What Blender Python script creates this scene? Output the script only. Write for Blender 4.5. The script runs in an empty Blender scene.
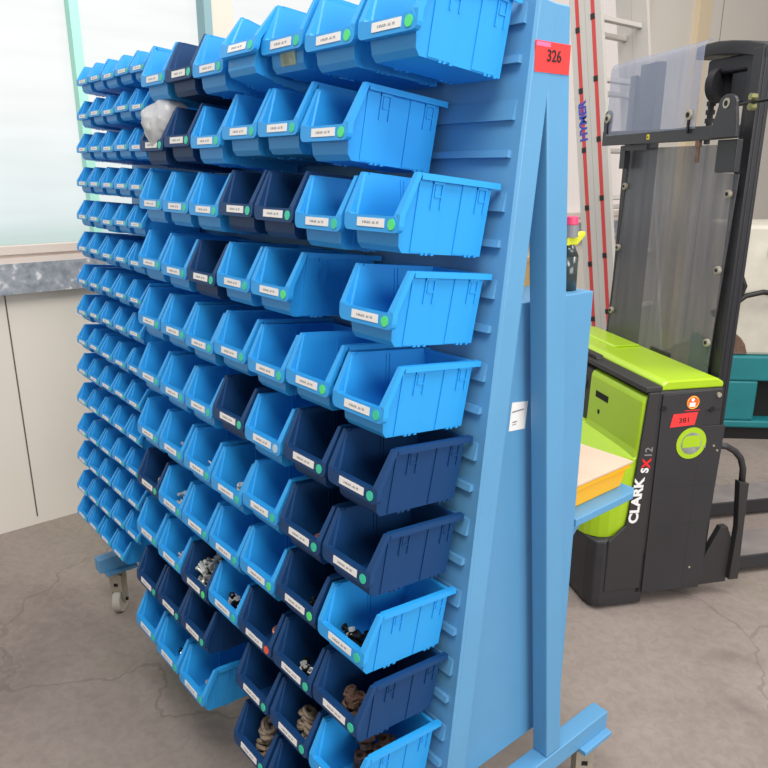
import bpy, bmesh, math, random
from mathutils import Vector, Matrix
random.seed(7)
SC = bpy.context.scene
COL = SC.collection
PI = math.pi
R = math.radians

# ------------------------------------------------------------------ materials
MATS = {}
def lin(c):
    return tuple((x/12.92 if x <= .04045 else ((x+.055)/1.055)**2.4) for x in c)
def mat(name, rgb, rough=.5, metal=0., var=0., scale=8., bump=0., spec=.5, coat=0.):
    """principled material; rgb is the thing's own colour in sRGB, var mottles it a little"""
    m = bpy.data.materials.new(name); m.use_nodes = True
    nt = m.node_tree; b = nt.nodes['Principled BSDF']
    c = lin(rgb)
    b.inputs['Base Color'].default_value = (*c, 1)
    b.inputs['Roughness'].default_value = rough
    b.inputs['Metallic'].default_value = metal
    b.inputs['Specular IOR Level'].default_value = spec
    b.inputs['Coat Weight'].default_value = coat
    if var or bump:
        tc = nt.nodes.new('ShaderNodeTexCoord'); n = nt.nodes.new('ShaderNodeTexNoise')
        n.inputs['Scale'].default_value = scale; n.inputs['Detail'].default_value = 5
        nt.links.new(tc.outputs['Object'], n.inputs['Vector'])
        if var:
            r = nt.nodes.new('ShaderNodeValToRGB')
            r.color_ramp.elements[0].position = .3; r.color_ramp.elements[1].position = .7
            r.color_ramp.elements[0].color = (*[x*(1-var) for x in c], 1)
            r.color_ramp.elements[1].color = (*[min(1, x*(1+var)) for x in c], 1)
            nt.links.new(n.outputs['Fac'], r.inputs['Fac']); nt.links.new(r.outputs['Color'], b.inputs['Base Color'])
        if bump:
            bp = nt.nodes.new('ShaderNodeBump'); bp.inputs['Strength'].default_value = bump; bp.inputs['Distance'].default_value = .01
            nt.links.new(n.outputs['Fac'], bp.inputs['Height']); nt.links.new(bp.outputs['Normal'], b.inputs['Normal'])
    MATS[name] = m
    return m
def emit(name, rgb, strength):
    m = bpy.data.materials.new(name); m.use_nodes = True
    b = m.node_tree.nodes['Principled BSDF']
    b.inputs['Base Color'].default_value = (*lin(rgb), 1); b.inputs['Roughness'].default_value = .35
    b.inputs['Emission Color'].default_value = (*lin(rgb), 1); b.inputs['Emission Strength'].default_value = strength
    return m
def clear(name, rgb, alpha, rough=.15, dust=0.):
    """clear plastic sheet: mostly see-through, with a little dusty body and gloss"""
    m = bpy.data.materials.new(name); m.use_nodes = True
    nt = m.node_tree; b = nt.nodes['Principled BSDF']
    b.inputs['Base Color'].default_value = (*lin(rgb), 1); b.inputs['Roughness'].default_value = rough
    b.inputs['Alpha'].default_value = alpha
    if dust:
        tc = nt.nodes.new('ShaderNodeTexCoord'); mp = nt.nodes.new('ShaderNodeMapping')
        mp.inputs['Scale'].default_value = (14, 14, 1.2)
        n = nt.nodes.new('ShaderNodeTexNoise'); n.inputs['Scale'].default_value = 1.5; n.inputs['Detail'].default_value = 6
        mr = nt.nodes.new('ShaderNodeMapRange'); mr.inputs['From Min'].default_value = .3; mr.inputs['From Max'].default_value = .7
        mr.inputs['To Min'].default_value = alpha-dust; mr.inputs['To Max'].default_value = alpha+dust
        nt.links.new(tc.outputs['Object'], mp.inputs['Vector']); nt.links.new(mp.outputs['Vector'], n.inputs['Vector'])
        nt.links.new(n.outputs['Fac'], mr.inputs['Value']); nt.links.new(mr.outputs['Result'], b.inputs['Alpha'])
    return m

M_BLUE  = mat('bin_blue_plastic', (.165, .615, .90), .42, spec=.45)
M_NAVY  = mat('bin_navy_plastic', (.07, .24, .43), .5, spec=.3)
M_FRAME = mat('frame_blue_paint', (.35, .585, .755), .45, var=.03, scale=6)
M_LABEL = mat('label_paper', (.93, .92, .90), .6)
M_GREEN = mat('dot_green', (.22, .78, .63), .4)
M_LIME  = mat('dot_lime', (.33, .88, .50), .4)
M_ODOT  = mat('dot_orange', (.93, .36, .22), .4)
M_SDOT  = mat('dot_silver', (.72, .82, .86), .35)
M_RED   = mat('tag_red', (.95, .22, .22), .5)
M_INK   = mat('print_black', (.10, .09, .10), .6)
M_GREYINK = mat('print_grey', (.50, .50, .52), .6)
M_ZINC  = mat('zinc_steel', (.83, .84, .82), .35, metal=.45)
M_DARKST = mat('black_steel', (.16, .16, .17), .35, metal=.8)
M_RUST  = mat('rusty_steel', (.46, .36, .31), .6, metal=.4, var=.25, scale=60)
M_RING  = mat('tan_ring', (.62, .55, .48), .55, metal=.2, var=.15, scale=60)
M_COPPER = mat('copper', (.75, .47, .36), .4, metal=.7)
M_CASTER = mat('caster_steel', (.66, .63, .57), .5, metal=.3, var=.1, scale=30)
M_WHEEL = mat('wheel_plastic', (.72, .70, .66), .55, var=.08, scale=20)
M_BLACK = mat('truck_black', (.18, .177, .192), .5, var=.12, scale=5, bump=.06)
M_MAST  = mat('mast_black', (.125, .125, .145), .42, var=.08, scale=4)
M_LIMEG = mat('truck_lime', (.66, .80, .12), .3, var=.05, scale=4, coat=.3)
M_TRIM  = mat('truck_trim', (.185, .18, .185), .5)
M_WHITE = mat('print_white', (.92, .92, .92), .5)
M_REDL  = mat('print_red', (.90, .12, .16), .5)
M_ORANGE = mat('sticker_orange', (.93, .40, .16), .5)
M_YELLOW = mat('crate_yellow', (.97, .71, .05), .45)
M_LID   = mat('lid_board', (.78, .69, .61), .5, var=.05, scale=9)
M_ALU   = mat('ladder_aluminium', (.745, .73, .71), .5, metal=.1)
M_LRED  = mat('ladder_red', (.76, .25, .25), .5)
M_HBLUE = mat('ladder_blue_print', (.17, .27, .68), .5)
M_PLUG  = mat('plug_black', (.10, .10, .10), .5)
M_TEAL  = mat('machine_teal', (.08, .47, .50), .45, var=.1, scale=6)
M_CREAM = mat('machine_cream', (.80, .78, .73), .55, var=.1, scale=7)
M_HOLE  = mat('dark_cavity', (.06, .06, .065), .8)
M_FORK  = mat('fork_worn_grey', (.47, .445, .44), .6, var=.2, scale=9)
M_MINT  = mat('mint_post', (.66, .90, .83), .5)
M_BLUEG = mat('blue_grey_post', (.52, .66, .69), .5)
M_POST  = mat('beige_post', (.88, .82, .775), .6)
M_WINFR = mat('window_rail', (.84, .79, .755), .5)
M_PINK  = mat('cap_pink', (.87, .25, .42), .5)
M_LIMEC = mat('trigger_yellowgreen', (.80, .82, .20), .5)
M_BOTTLE = mat('bottle_dark', (.20, .24, .24), .2, spec=.6)
M_BOTG  = mat('bottle_grey', (.50, .50, .52), .5)
M_OCHRE = mat('ochre_card', (.70, .56, .34), .7)
M_OCHREL = mat('ochre_smear', (.60, .66, .58), .6, var=.3, scale=55)
M_PALEW = mat('pale_board', (.88, .86, .88), .6)
M_CLEAR = clear('dusty_clear_sheet', (.40, .395, .42), .56, .25, .14)
M_CLEAR2 = clear('clear_sheet', (.60, .63, .72), .42, .12, .05)
M_BAG   = clear('bag_film', (.86, .86, .86), .66, .25, .12)

# ------------------------------------------------------------------ helpers
def tag(o, label=None, cat=None, group=None, kind=None):
    if label: o['label'] = label
    if cat: o['category'] = cat
    if group: o['group'] = group
    if kind: o['kind'] = kind
    return o
def empty(name, loc=(0, 0, 0), rot=(0, 0, 0), parent=None):
    o = bpy.data.objects.new(name, None); COL.objects.link(o)
    o.location = loc; o.rotation_euler = rot; o.empty_display_size = .05
    if parent: o.parent = parent
    return o
def obj(name, bm, m, parent=None, smooth=False, bevel=0.):
    bm.normal_update()
    me = bpy.data.meshes.new(name)
    if smooth:
        for f in bm.faces: f.smooth = True
    bm.to_mesh(me); bm.free()
    for x in (m if isinstance(m, (list, tuple)) else [m]): me.materials.append(x)
    o = bpy.data.objects.new(name, me); COL.objects.link(o)
    if parent: o.parent = parent
    if bevel:
        b = o.modifiers.new('bevel', 'BEVEL'); b.width = bevel; b.segments = 2; b.limit_method = 'ANGLE'
    return o
def dup(o, parent=None):
    c = o.copy(); COL.objects.link(c)
    if parent: c.parent = parent
    return c
def dup_tree(root):
    r = dup(root)
    for ch in list(root.children):
        c = dup(ch, r)
        for g in list(ch.children): dup(g, c)
    return r
def hexa(bm, v, mi=0):
    """v: 4 bottom points then 4 top points in the same order"""
    vs = [bm.verts.new(p) for p in v]
    for q in ((3,2,1,0), (4,5,6,7), (0,1,5,4), (1,2,6,5), (2,3,7,6), (3,0,4,7)):
        f = bm.faces.new([vs[i] for i in q]); f.material_index = mi
    return vs
def box(bm, x0, x1, y0, y1, z0, z1, mi=0):
    return hexa(bm, [(x0,y0,z0),(x1,y0,z0),(x1,y1,z0),(x0,y1,z0),(x0,y0,z1),(x1,y0,z1),(x1,y1,z1),(x0,y1,z1)], mi)
def prism(bm, pts, axis, a, b, mi=0):
    """closed outline swept along an axis; pts are the other two coordinates in x,y,z order"""
    def P(p, t):
        return {'x': (t, p[0], p[1]), 'y': (p[0], t, p[1]), 'z': (p[0], p[1], t)}[axis]
    A = [bm.verts.new(P(p, a)) for p in pts]; B = [bm.verts.new(P(p, b)) for p in pts]
    n = len(pts)
    fs = [bm.faces.new(A[::-1]), bm.faces.new(B)]
    for i in range(n): fs.append(bm.faces.new([A[i], A[(i+1) % n], B[(i+1) % n], B[i]]))
    for f in fs: f.material_index = mi
    bmesh.ops.recalc_face_normals(bm, faces=fs)
def cyl(bm, p0, p1, r, n=16, r1=None, caps=True):
    p0 = Vector(p0); p1 = Vector(p1); d = (p1-p0).normalized()
    u = d.orthogonal().normalized(); w = d.cross(u)
    r1 = r if r1 is None else r1
    A = [bm.verts.new(p0 + r*(math.cos(2*PI*i/n)*u + math.sin(2*PI*i/n)*w)) for i in range(n)]
    B = [bm.verts.new(p1 + r1*(math.cos(2*PI*i/n)*u + math.sin(2*PI*i/n)*w)) for i in range(n)]
    for i in range(n): bm.faces.new([A[i], A[(i+1) % n], B[(i+1) % n], B[i]])
    if caps: bm.faces.new(A[::-1]); bm.faces.new(B)
def tube(bm, pts, r, n=10):
    """round bar along a polyline, mitred at its bends"""
    pts = [Vector(p) for p in pts]; rings = []; u = None
    for i, p in enumerate(pts):
        d = ((pts[min(i+1, len(pts)-1)]-p).normalized() + (p-pts[max(i-1, 0)]).normalized()).normalized()
        u = d.orthogonal().normalized() if u is None else (u - u.dot(d)*d).normalized()
        w = d.cross(u)
        rings.append([bm.verts.new(p + r*(math.cos(2*PI*k/n)*u + math.sin(2*PI*k/n)*w)) for k in range(n)])
    for a, b in zip(rings, rings[1:]):
        for k in range(n): bm.faces.new([a[k], a[(k+1) % n], b[(k+1) % n], b[k]])
    bm.faces.new(rings[0][::-1]); bm.faces.new(rings[-1])
def ringm(bm, c, axis, R0, r, n=18, m=8):
    """torus"""
    c = Vector(c); ax = Vector(axis).normalized(); u = ax.orthogonal().normalized(); w = ax.cross(u)
    V = []
    for i in range(n):
        a = 2*PI*i/n; rd = math.cos(a)*u + math.sin(a)*w
        V.append([bm.verts.new(c + rd*(R0 + r*math.cos(2*PI*j/m)) + ax*(r*math.sin(2*PI*j/m))) for j in range(m)])
    for i in range(n):
        for j in range(m):
            bm.faces.new([V[i][j], V[(i+1) % n][j], V[(i+1) % n][(j+1) % m], V[i][(j+1) % m]])
def lettering(name, text, size, m, parent, matrix, depth=.0006, spacing=1., bold=0., sx=1.):
    """printed writing: the built-in face as a thin mesh; matrix maps x=along the line, y=up the letters, z=out of the surface"""
    cu = bpy.data.curves.new(name, 'FONT'); cu.body = text; cu.size = size; cu.extrude = depth
    cu.align_x = 'CENTER'; cu.align_y = 'CENTER'; cu.space_character = spacing; cu.offset = bold
    tmp = bpy.data.objects.new(name+'_tmp', cu); COL.objects.link(tmp)
    dg = bpy.context.evaluated_depsgraph_get(); dg.update()
    me = bpy.data.meshes.new_from_object(tmp.evaluated_get(dg))
    bpy.data.objects.remove(tmp); bpy.data.curves.remove(cu)
    me.transform(matrix @ Matrix.Diagonal((sx, 1, 1, 1)))
    me.materials.clear(); me.materials.append(m)
    me.name = name
    o = bpy.data.objects.new(name, me); COL.objects.link(o); o.parent = parent
    return o
def frame_m(o, x, y):
    x = Vector(x).normalized(); y = Vector(y); y = (y - y.dot(x)*x).normalized(); z = x.cross(y)
    return Matrix(((x.x, y.x, z.x, o[0]), (x.y, y.y, z.y, o[1]), (x.z, y.z, z.z, o[2]), (0, 0, 0, 1)))
def bmn(): return bmesh.new()

# ------------------------------------------------------------------ camera (eye height 1.65 m)
cam = bpy.data.cameras.new('camera'); co = bpy.data.objects.new('camera', cam); COL.objects.link(co)
right = Vector((.637512, .770440, 0)).normalized()
down = Vector((.218171, -.180515, -.959070)); down = (down - down.dot(right)*right).normalized()
fwd = right.cross(down)
co.matrix_world = Matrix(((right.x, -down.x, -fwd.x, 1.42917), (right.y, -down.y, -fwd.y, -.71922), (right.z, -down.z, -fwd.z, 1.65039), (0, 0, 0, 1)))
cam.sensor_width = 36; cam.lens = 721.283/768*36; cam.clip_start = .02; cam.clip_end = 100
SC.camera = co

# ------------------------------------------------------------------ the tilted panel's own frame
TILT = R(6.0)
S_ = Vector((0, math.sin(TILT), math.cos(TILT))); D_ = Vector((0, -math.cos(TILT), math.sin(TILT)))
BASE = Vector((0, 0, 1.10))
def RP(x, s, d): return Vector((x, 0, 0)) + s*S_ + d*D_ + BASE
ROT = (-TILT, 0, 0)

# ------------------------------------------------------------------ setting
def build_setting():
    # floor
    m = bpy.data.materials.new('worn_concrete'); m.use_nodes = True; nt = m.node_tree; b = nt.nodes['Principled BSDF']
    tc = nt.nodes.new('ShaderNodeTexCoord')
    def noise(sc, det, dist=0.):
        n = nt.nodes.new('ShaderNodeTexNoise'); n.inputs['Scale'].default_value = sc; n.inputs['Detail'].default_value = det
        n.inputs['Distortion'].default_value = dist
        nt.links.new(tc.outputs['Object'], n.inputs['Vector']); return n
    def ramp(src, stops):
        r = nt.nodes.new('ShaderNodeValToRGB'); e = r.color_ramp.elements
        while len(e) < len(stops): e.new(.5)
        for k, (p, c) in enumerate(stops): e[k].position = p; e[k].color = (*lin(c), 1)
        nt.links.new(src.outputs['Fac'], r.inputs['Fac']); return r
    def mixc(a, bb, fac, mode='MIX'):
        x = nt.nodes.new('ShaderNodeMix'); x.data_type = 'RGBA'; x.blend_type = mode
        nt.links.new(a.outputs[0] if a.bl_idname != 'ShaderNodeMix' else a.outputs[2], x.inputs[6])
        nt.links.new(bb.outputs[0] if bb.bl_idname != 'ShaderNodeMix' else bb.outputs[2], x.inputs[7])
        if hasattr(fac, 'outputs'): nt.links.new(fac.outputs[0], x.inputs[0])
        else: x.inputs[0].default_value = fac
        return x
    big = ramp(noise(1.3, 4, .6), [(.32, (.47, .425, .405)), (.5, (.55, .505, .48)), (.68, (.515, .485, .44))])
    fine = ramp(noise(34, 9, .8), [(.35, (.44, .405, .39)), (.62, (.60, .56, .53))])
    mx = mixc(big, fine, .22)
    pat = noise(2.1, 3, 1.5); pr = nt.nodes.new('ShaderNodeValToRGB')
    pr.color_ramp.elements[0].position = .60; pr.color_ramp.elements[0].color = (0, 0, 0, 1)
    pr.color_ramp.elements[1].position = .72; pr.color_ramp.elements[1].color = (.6, .6, .6, 1)
    nt.links.new(pat.outputs['Fac'], pr.inputs['Fac'])
    st = ramp(noise(6, 3), [(.3, (.40, .365, .35)), (.7, (.45, .415, .39))])
    mx = mixc(mx, st, pr)
    # fine cracks
    vo = nt.nodes.new('ShaderNodeTexVoronoi'); vo.feature = 'DISTANCE_TO_EDGE'; vo.inputs['Scale'].default_value = .9
    dn = noise(3, 4); va = nt.nodes.new('ShaderNodeVectorMath'); va.operation = 'MULTIPLY_ADD'
    nt.links.new(dn.outputs['Color'], va.inputs[0]); va.inputs[1].default_value = (.5, .5, .5)
    nt.links.new(tc.outputs['Object'], va.inputs[2]); nt.links.new(va.outputs[0], vo.inputs['Vector'])
    lt = nt.nodes.new('ShaderNodeMath'); lt.operation = 'LESS_THAN'; lt.inputs[1].default_value = .006
    nt.links.new(vo.outputs['Distance'], lt.inputs[0])
    mu = nt.nodes.new('ShaderNodeMath'); mu.operation = 'MULTIPLY'; mu.inputs[1].default_value = .4
    nt.links.new(lt.outputs[0], mu.inputs[0])
    dk = ramp(noise(6, 3), [(.3, (.36, .32, .30)), (.7, (.40, .36, .33))])
    mx = mixc(mx, dk, mu)
    nt.links.new(mx.outputs[2], b.inputs['Base Color'])
    b.inputs['Roughness'].default_value = .62; b.inputs['Specular IOR Level'].default_value = .35
    bm = bmn(); box(bm, -2.3, 6, -5, 13, -.12, 0)
    tag(obj('floor', bm, m), kind='structure')
    # long wall with its windows, at x = -2.1
    WX = -2.1
    mw = mat('wall_panel_paint', (.86, .835, .795), .6, var=.03, scale=1.5)
    bm = bmn(); box(bm, WX-.14, WX, -5, 13, 0, 1.262)               # below the windows
    box(bm, WX-.14, WX, 4.85, 13, 1.262, 5.2); box(bm, WX-.14, WX, -5, 4.85, 4.4, 5.2)
    tag(obj('wall_left', bm, mw), kind='structure')
    mj = mat('joint_shadow_gap', (.36, .33, .30), .8)
    k = 1
    for y in (-3.0, -2.0, -1.0, .012, 1.02, 2.03, 3.04, 4.05, 6.1, 7.1, 8.1, 9.1):       # panel joints
        bm = bmn(); box(bm, WX, WX+.002, y-.0028, y+.0028, 0.04, 1.12 if y < 4.8 else 5.0)
        tag(obj('trim_%d' % k, bm, mj), kind='structure'); k += 1
    # galvanised sill strip with paint splashes, and the aluminium rails over it
    ms = bpy.data.materials.new('galvanised_splashed'); ms.use_nodes = True; n2 = ms.node_tree; b2 = n2.nodes['Principled BSDF']
    t2 = n2.nodes.new('ShaderNodeTexCoord')
    na = n2.nodes.new('ShaderNodeTexNoise'); na.inputs['Scale'].default_value = 30; na.inputs['Detail'].default_value = 5
    ra = n2.nodes.new('ShaderNodeValToRGB')
    for e, (p, c) in zip([ra.color_ramp.elements[0], ra.color_ramp.elements[1], ra.color_ramp.elements.new(.62), ra.color_ramp.elements.new(.72)],
                         [(.30, (.50, .525, .56)), (.55, (.60, .62, .66)), (.60, (.64, .66, .69)), (.68, (.84, .84, .85))]):
        e.position = p; e.color = (*lin(c), 1)
    n2.links.new(t2.outputs['Object'], na.inputs['Vector']); n2.links.new(na.outputs['Fac'], ra.inputs['Fac'])
    n2.links.new(ra.outputs['Color'], b2.inputs['Base Color']); b2.inputs['Roughness'].default_value = .5; b2.inputs['Metallic'].default_value = .2
    bm = bmn(); box(bm, WX, WX+.055, -5, 4.85, 1.128, 1.262)
    tag(obj('trim_%d' % k, bm, ms), kind='structure'); k += 1
    for z0, z1, o in ((1.262, 1.285, .05), (1.285, 1.30, .025), (1.30, 1.335, .04)):
        bm = bmn(); box(bm, WX-.02, WX+o, -5, 4.85, z0, z1)
        tag(obj('trim_%d' % k, bm, M_WINFR), kind='structure'); k += 1
    # translucent panes, lit by the day outside
    mg = bpy.data.materials.new('translucent_pane'); mg.use_nodes = True; n3 = mg.node_tree; b3 = n3.nodes['Principled BSDF']
    t3 = n3.nodes.new('ShaderNodeTexCoord'); sp = n3.nodes.new('ShaderNodeSeparateXYZ')
    n3.links.new(t3.outputs['Object'], sp.inputs[0])
    mp = n3.nodes.new('ShaderNodeMapRange'); mp.inputs['From Min'].default_value = 1.3; mp.inputs['From Max'].default_value = 1.95
    n3.links.new(sp.outputs['Z'], mp.inputs['Value'])
    rc = n3.nodes.new('ShaderNodeValToRGB')
    # the planted bank and the sky outside, seen blurred through the panes
    rc.color_ramp.elements[0].position = 0; rc.color_ramp.elements[0].color = (.44, .58, .55, 1)
    rc.color_ramp.elements[1].position = 1; rc.color_ramp.elements[1].color = (.80, .83, .825, 1)
    e = rc.color_ramp.elements.new(.10); e.color = (.50, .63, .60, 1)
    e = rc.color_ramp.elements.new(.22); e.color = (.66, .75, .75, 1)
    n3.links.new(mp.outputs['Result'], rc.inputs['Fac'])
    nz = n3.nodes.new('ShaderNodeTexNoise'); nz.inputs['Scale'].default_value = 1.6; nz.inputs['Detail'].default_value = 2
    mpp = n3.nodes.new('ShaderNodeMapping'); mpp.inputs['Scale'].default_value = (1, .7, 6)
    n3.links.new(t3.outputs['Object'], mpp.inputs['Vector']); n3.links.new(mpp.outputs['Vector'], nz.inputs['Vector'])
    mr = n3.nodes.new('ShaderNodeMapRange'); mr.inputs['To Min'].default_value = .88; mr.inputs['To Max'].default_value = 1.10
    n3.links.new(nz.outputs['Fac'], mr.inputs['Value'])
    n3.links.new(rc.outputs['Color'], b3.inputs['Emission Color']); n3.links.new(mr.outputs['Result'], b3.inputs['Emission Strength'])
    b3.inputs['Base Color'].default_value = (.08, .08, .08, 1); b3.inputs['Roughness'].default_value = .4
    mg2 = emit('frosted_pane_back', (.80, .77, .755), .42)
    for i, (y0, y1, mm) in enumerate([(-5, .423, mg), (.463, 1.045, mg), (1.21, 2.4, mg), (2.44, 4.80, mg2)]):
        bm = bmn(); box(bm, WX-.05, WX-.03, y0, y1, 1.335, 4.4)
        tag(obj('window_%d' % (i+1), bm, mm), kind='structure')
    for y0, y1, mm, o in ((.423, .463, M_MINT, .03), (1.045, 1.085, M_BLUEG, .05), (1.085, 1.21, M_POST, .03), (2.4, 2.44, M_POST, .02), (4.80, 4.93, M_WINFR, .03), (5.62, 5.82, mat('post_cream', (.87, .80, .68), .6), .05)):
        bm = bmn(); box(bm, WX-.06, WX+o, y0, y1, 1.335 if y0 < 4.9 else 0, 4.4 if y0 < 4.9 else 5.2)
        tag(obj('trim_%d' % k, bm, mm), kind='structure'); k += 1
build_setting()

# ------------------------------------------------------------------ the rack
XE, XF = .565, -1.205           # near and far end planes
def build_rack():
    root = empty('bin_rack', (-.32, .38, 0))
    tag(root, 'tall blue wheeled A-frame rack with louvred panel and red tag 326', 'rack')
    def part(name, bm, m=M_FRAME, parent=root, **k):
        bmesh.ops.translate(bm, verts=bm.verts, vec=-Vector(root.location))
        return obj(name, bm, m, parent, **k)
    def rp(x, s, d): return RP(x, s, d)
    # louvred sheet: tall steps and narrow ledges in turn, all the length of the rack
    bm = bmn()
    def rbox(x0, x1, s0, s1, d0, d1):
        hexa(bm, [rp(x0,s0,d0), rp(x1,s0,d0), rp(x1,s0,d1), rp(x0,s0,d1), rp(x0,s1,d0), rp(x1,s1,d0), rp(x1,s1,d1), rp(x0,s1,d1)])
    rbox(XF, XE, -.85, .862, -.237, -.246)
    for i in range(11):
        s = .763 - i*.1555
        for q, (a, bb, dd) in enumerate(((.056, .090, -.2292), (-.007, .006, -.2265))):
            # louvre: a lip that leans out towards its lower edge
            x0, x1 = XF+.03, .549
            hexa(bm, [rp(x0,s+a,dd), rp(x1,s+a,dd), rp(x1,s+a,-.238), rp(x0,s+a,-.238),
                      rp(x0,s+bb,-.2345 if q == 0 else dd-.002), rp(x1,s+bb,-.2345 if q == 0 else dd-.002), rp(x1,s+bb,-.238), rp(x0,s+bb,-.238)])
    bmesh.ops.recalc_face_normals(bm, faces=bm.faces)
    part('louvred_panel', bm)
    for xe, sg in ((XE, -1), (XF, 1)):
        x0, x1 = sorted((xe, xe + sg*.045))
        # front leg, as the panel's edge
        bm = bmn()
        hexa(bm, [rp(x0,-.862,-.2461), rp(x1,-.862,-.2461), rp(x1,-.862,-.297), rp(x0,-.862,-.297),
                  rp(x0,.862,-.2461), rp(x1,.862,-.2461), rp(x1,.862,-.297), rp(x0,.862,-.297)])
        bmesh.ops.recalc_face_normals(bm, faces=bm.faces)
        part('front_leg', bm, bevel=.003)
        bm = bmn()          # rear leg
        a0, a1 = x0+.0006, x1-.0006
        hexa(bm, [(a0,.522,.249), (a1,.522,.249), (a1,.576,.249), (a0,.576,.249), (a0,.354,1.927), (a1,.354,1.927), (a1,.4185,1.927), (a0,.4185,1.927)])
        bmesh.ops.recalc_face_normals(bm, faces=bm.faces)
        part('rear_leg', bm, bevel=.003)
        bm = bmn()          # foot
        fx0, fx1 = (xe-.046, xe+.001) if sg < 0 else (xe+.055, xe+.102)
        box(bm, fx0, fx1, -.012, .782, .195, .248)
        ft = part('foot', bm, bevel=.002)
        for yy in (.06, .715):      # swivel casters under both ends
            cx = (fx0+fx1)/2
            bm = bmn(); box(bm, cx-.042, cx+.042, yy-.052, yy+.066, .181, .195)
            c = part('caster', bm, M_FRAME, root, bevel=.002)
            turn = Matrix.Translation((cx, yy, 0)) @ Matrix.Rotation(R(48), 4, 'Z')
            def sub(name, bm, m, **k):
                bmesh.ops.transform(bm, matrix=turn, verts=bm.verts); part(name, bm, m, c, **k)
            bm = bmn()
            cyl(bm, (0, 0, .168), (0, 0, .181), .028, 16)
            for sx in (-1, 1):
                prism(bm, [(-.026, .168), (.026, .168), (.022, .062), (-.006, .036), (-.024, .062)], 'x', sx*.021-.002, sx*.021+.002)
            box(bm, -.023, .023, -.026, .026, .160, .168); box(bm, -.023, .023, -.028, -.024, .096, .168)
            sub('fork', bm, M_CASTER)
            bm = bmn(); cyl(bm, (-.016, 0, .050), (.016, 0, .050), .050, 28); sub('wheel', bm, M_WHEEL, bevel=.004)
            bm = bmn(); cyl(bm, (-.030, 0, .050), (.030, 0, .050), .007, 12); sub('axle', bm, M_DARKST)
            bm = bmn(); box(bm, -.008, .008, -.0288, -.0278, .118, .132); sub('slot', bm, M_HOLE)
    bm = bmn(); box(bm, XF+.045, XE-.045, .345, .40, 1.86, 1.915)
    part('top_beam', bm, bevel=.002)
    # cupboard hung between the legs and its fold-out shelf
    bm = bmn(); prism(bm, [(.222,.284), (.652,.284), (.652,1.396), (.338,1.396)], 'x', -.45, .500)
    cab = part('side_cabinet', bm, bevel=.002)
    bm = bmn(); prism(bm, [(-.45, .652), (.505, .652), (.505, .90), (.49, .927), (-.45, .927)], 'z', .818, .838)
    part('shelf', bm, M_FRAME, cab, bevel=.002)
    bm = bmn()
    for x in (-.35, .40): prism(bm, [(.652, .818), (.90, .818), (.652, .60)], 'x', x, x+.012)
    part('shelf_bracket', bm, M_FRAME, cab)
    # notes and tags
    bm = bmn(); prism(bm, [(.390, 1.128), (.446, 1.182), (.446, 1.190), (.3955, 1.190)][:0] or [(.388, 1.127), (.4395, 1.122), (.4455, 1.182), (.3945, 1.189)], 'x', .5002, .5012)
    st = part('paper_note', bm, M_LABEL)
    tag(st, 'white paper note')
    bm = bmn(); box(bm, .5012, .5016, .396, .432, 1.166, 1.169); box(bm, .5012, .5016, .398, .412, 1.143, 1.146); box(bm, .5012, .5016, .398, .410, 1.138, 1.140)
    part('print_line', bm, M_GREYINK, st)
    bm = bmn(); prism(bm, [(.329, 1.814), (.424, 1.815), (.4245, 1.864), (.3275, 1.8635)], 'x', XE+.0002, XE+.0012)
    tg = part('inventory_tag', bm, M_RED); tag(tg, 'red tag printed 326')
    lettering('lettering', '326', .027, M_INK, tg, Matrix.Translation(-Vector(root.location)) @ frame_m((XE+.0017, .379, 1.841), (0, 1, .02), (0, 0, 1)), bold=.0004)
    bm = bmn(); box(bm, XE+.0012, XE+.0016, .330, .368, 1.855, 1.862)
    part('print_line', bm, mat('tag_pink_print', (.85, .42, .60), .6), tg)
    # chain of the frame's fixing bolts
    for s in (.602, .02, -.45):
        bm = bmn(); p = rp(XE-.006, s, -.2455); q = rp(XE-.006, s, -.241); cyl(bm, p, q, .004, 10)
        part('rivet', bm, M_ZINC)
    return root
RACK = build_rack()

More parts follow.
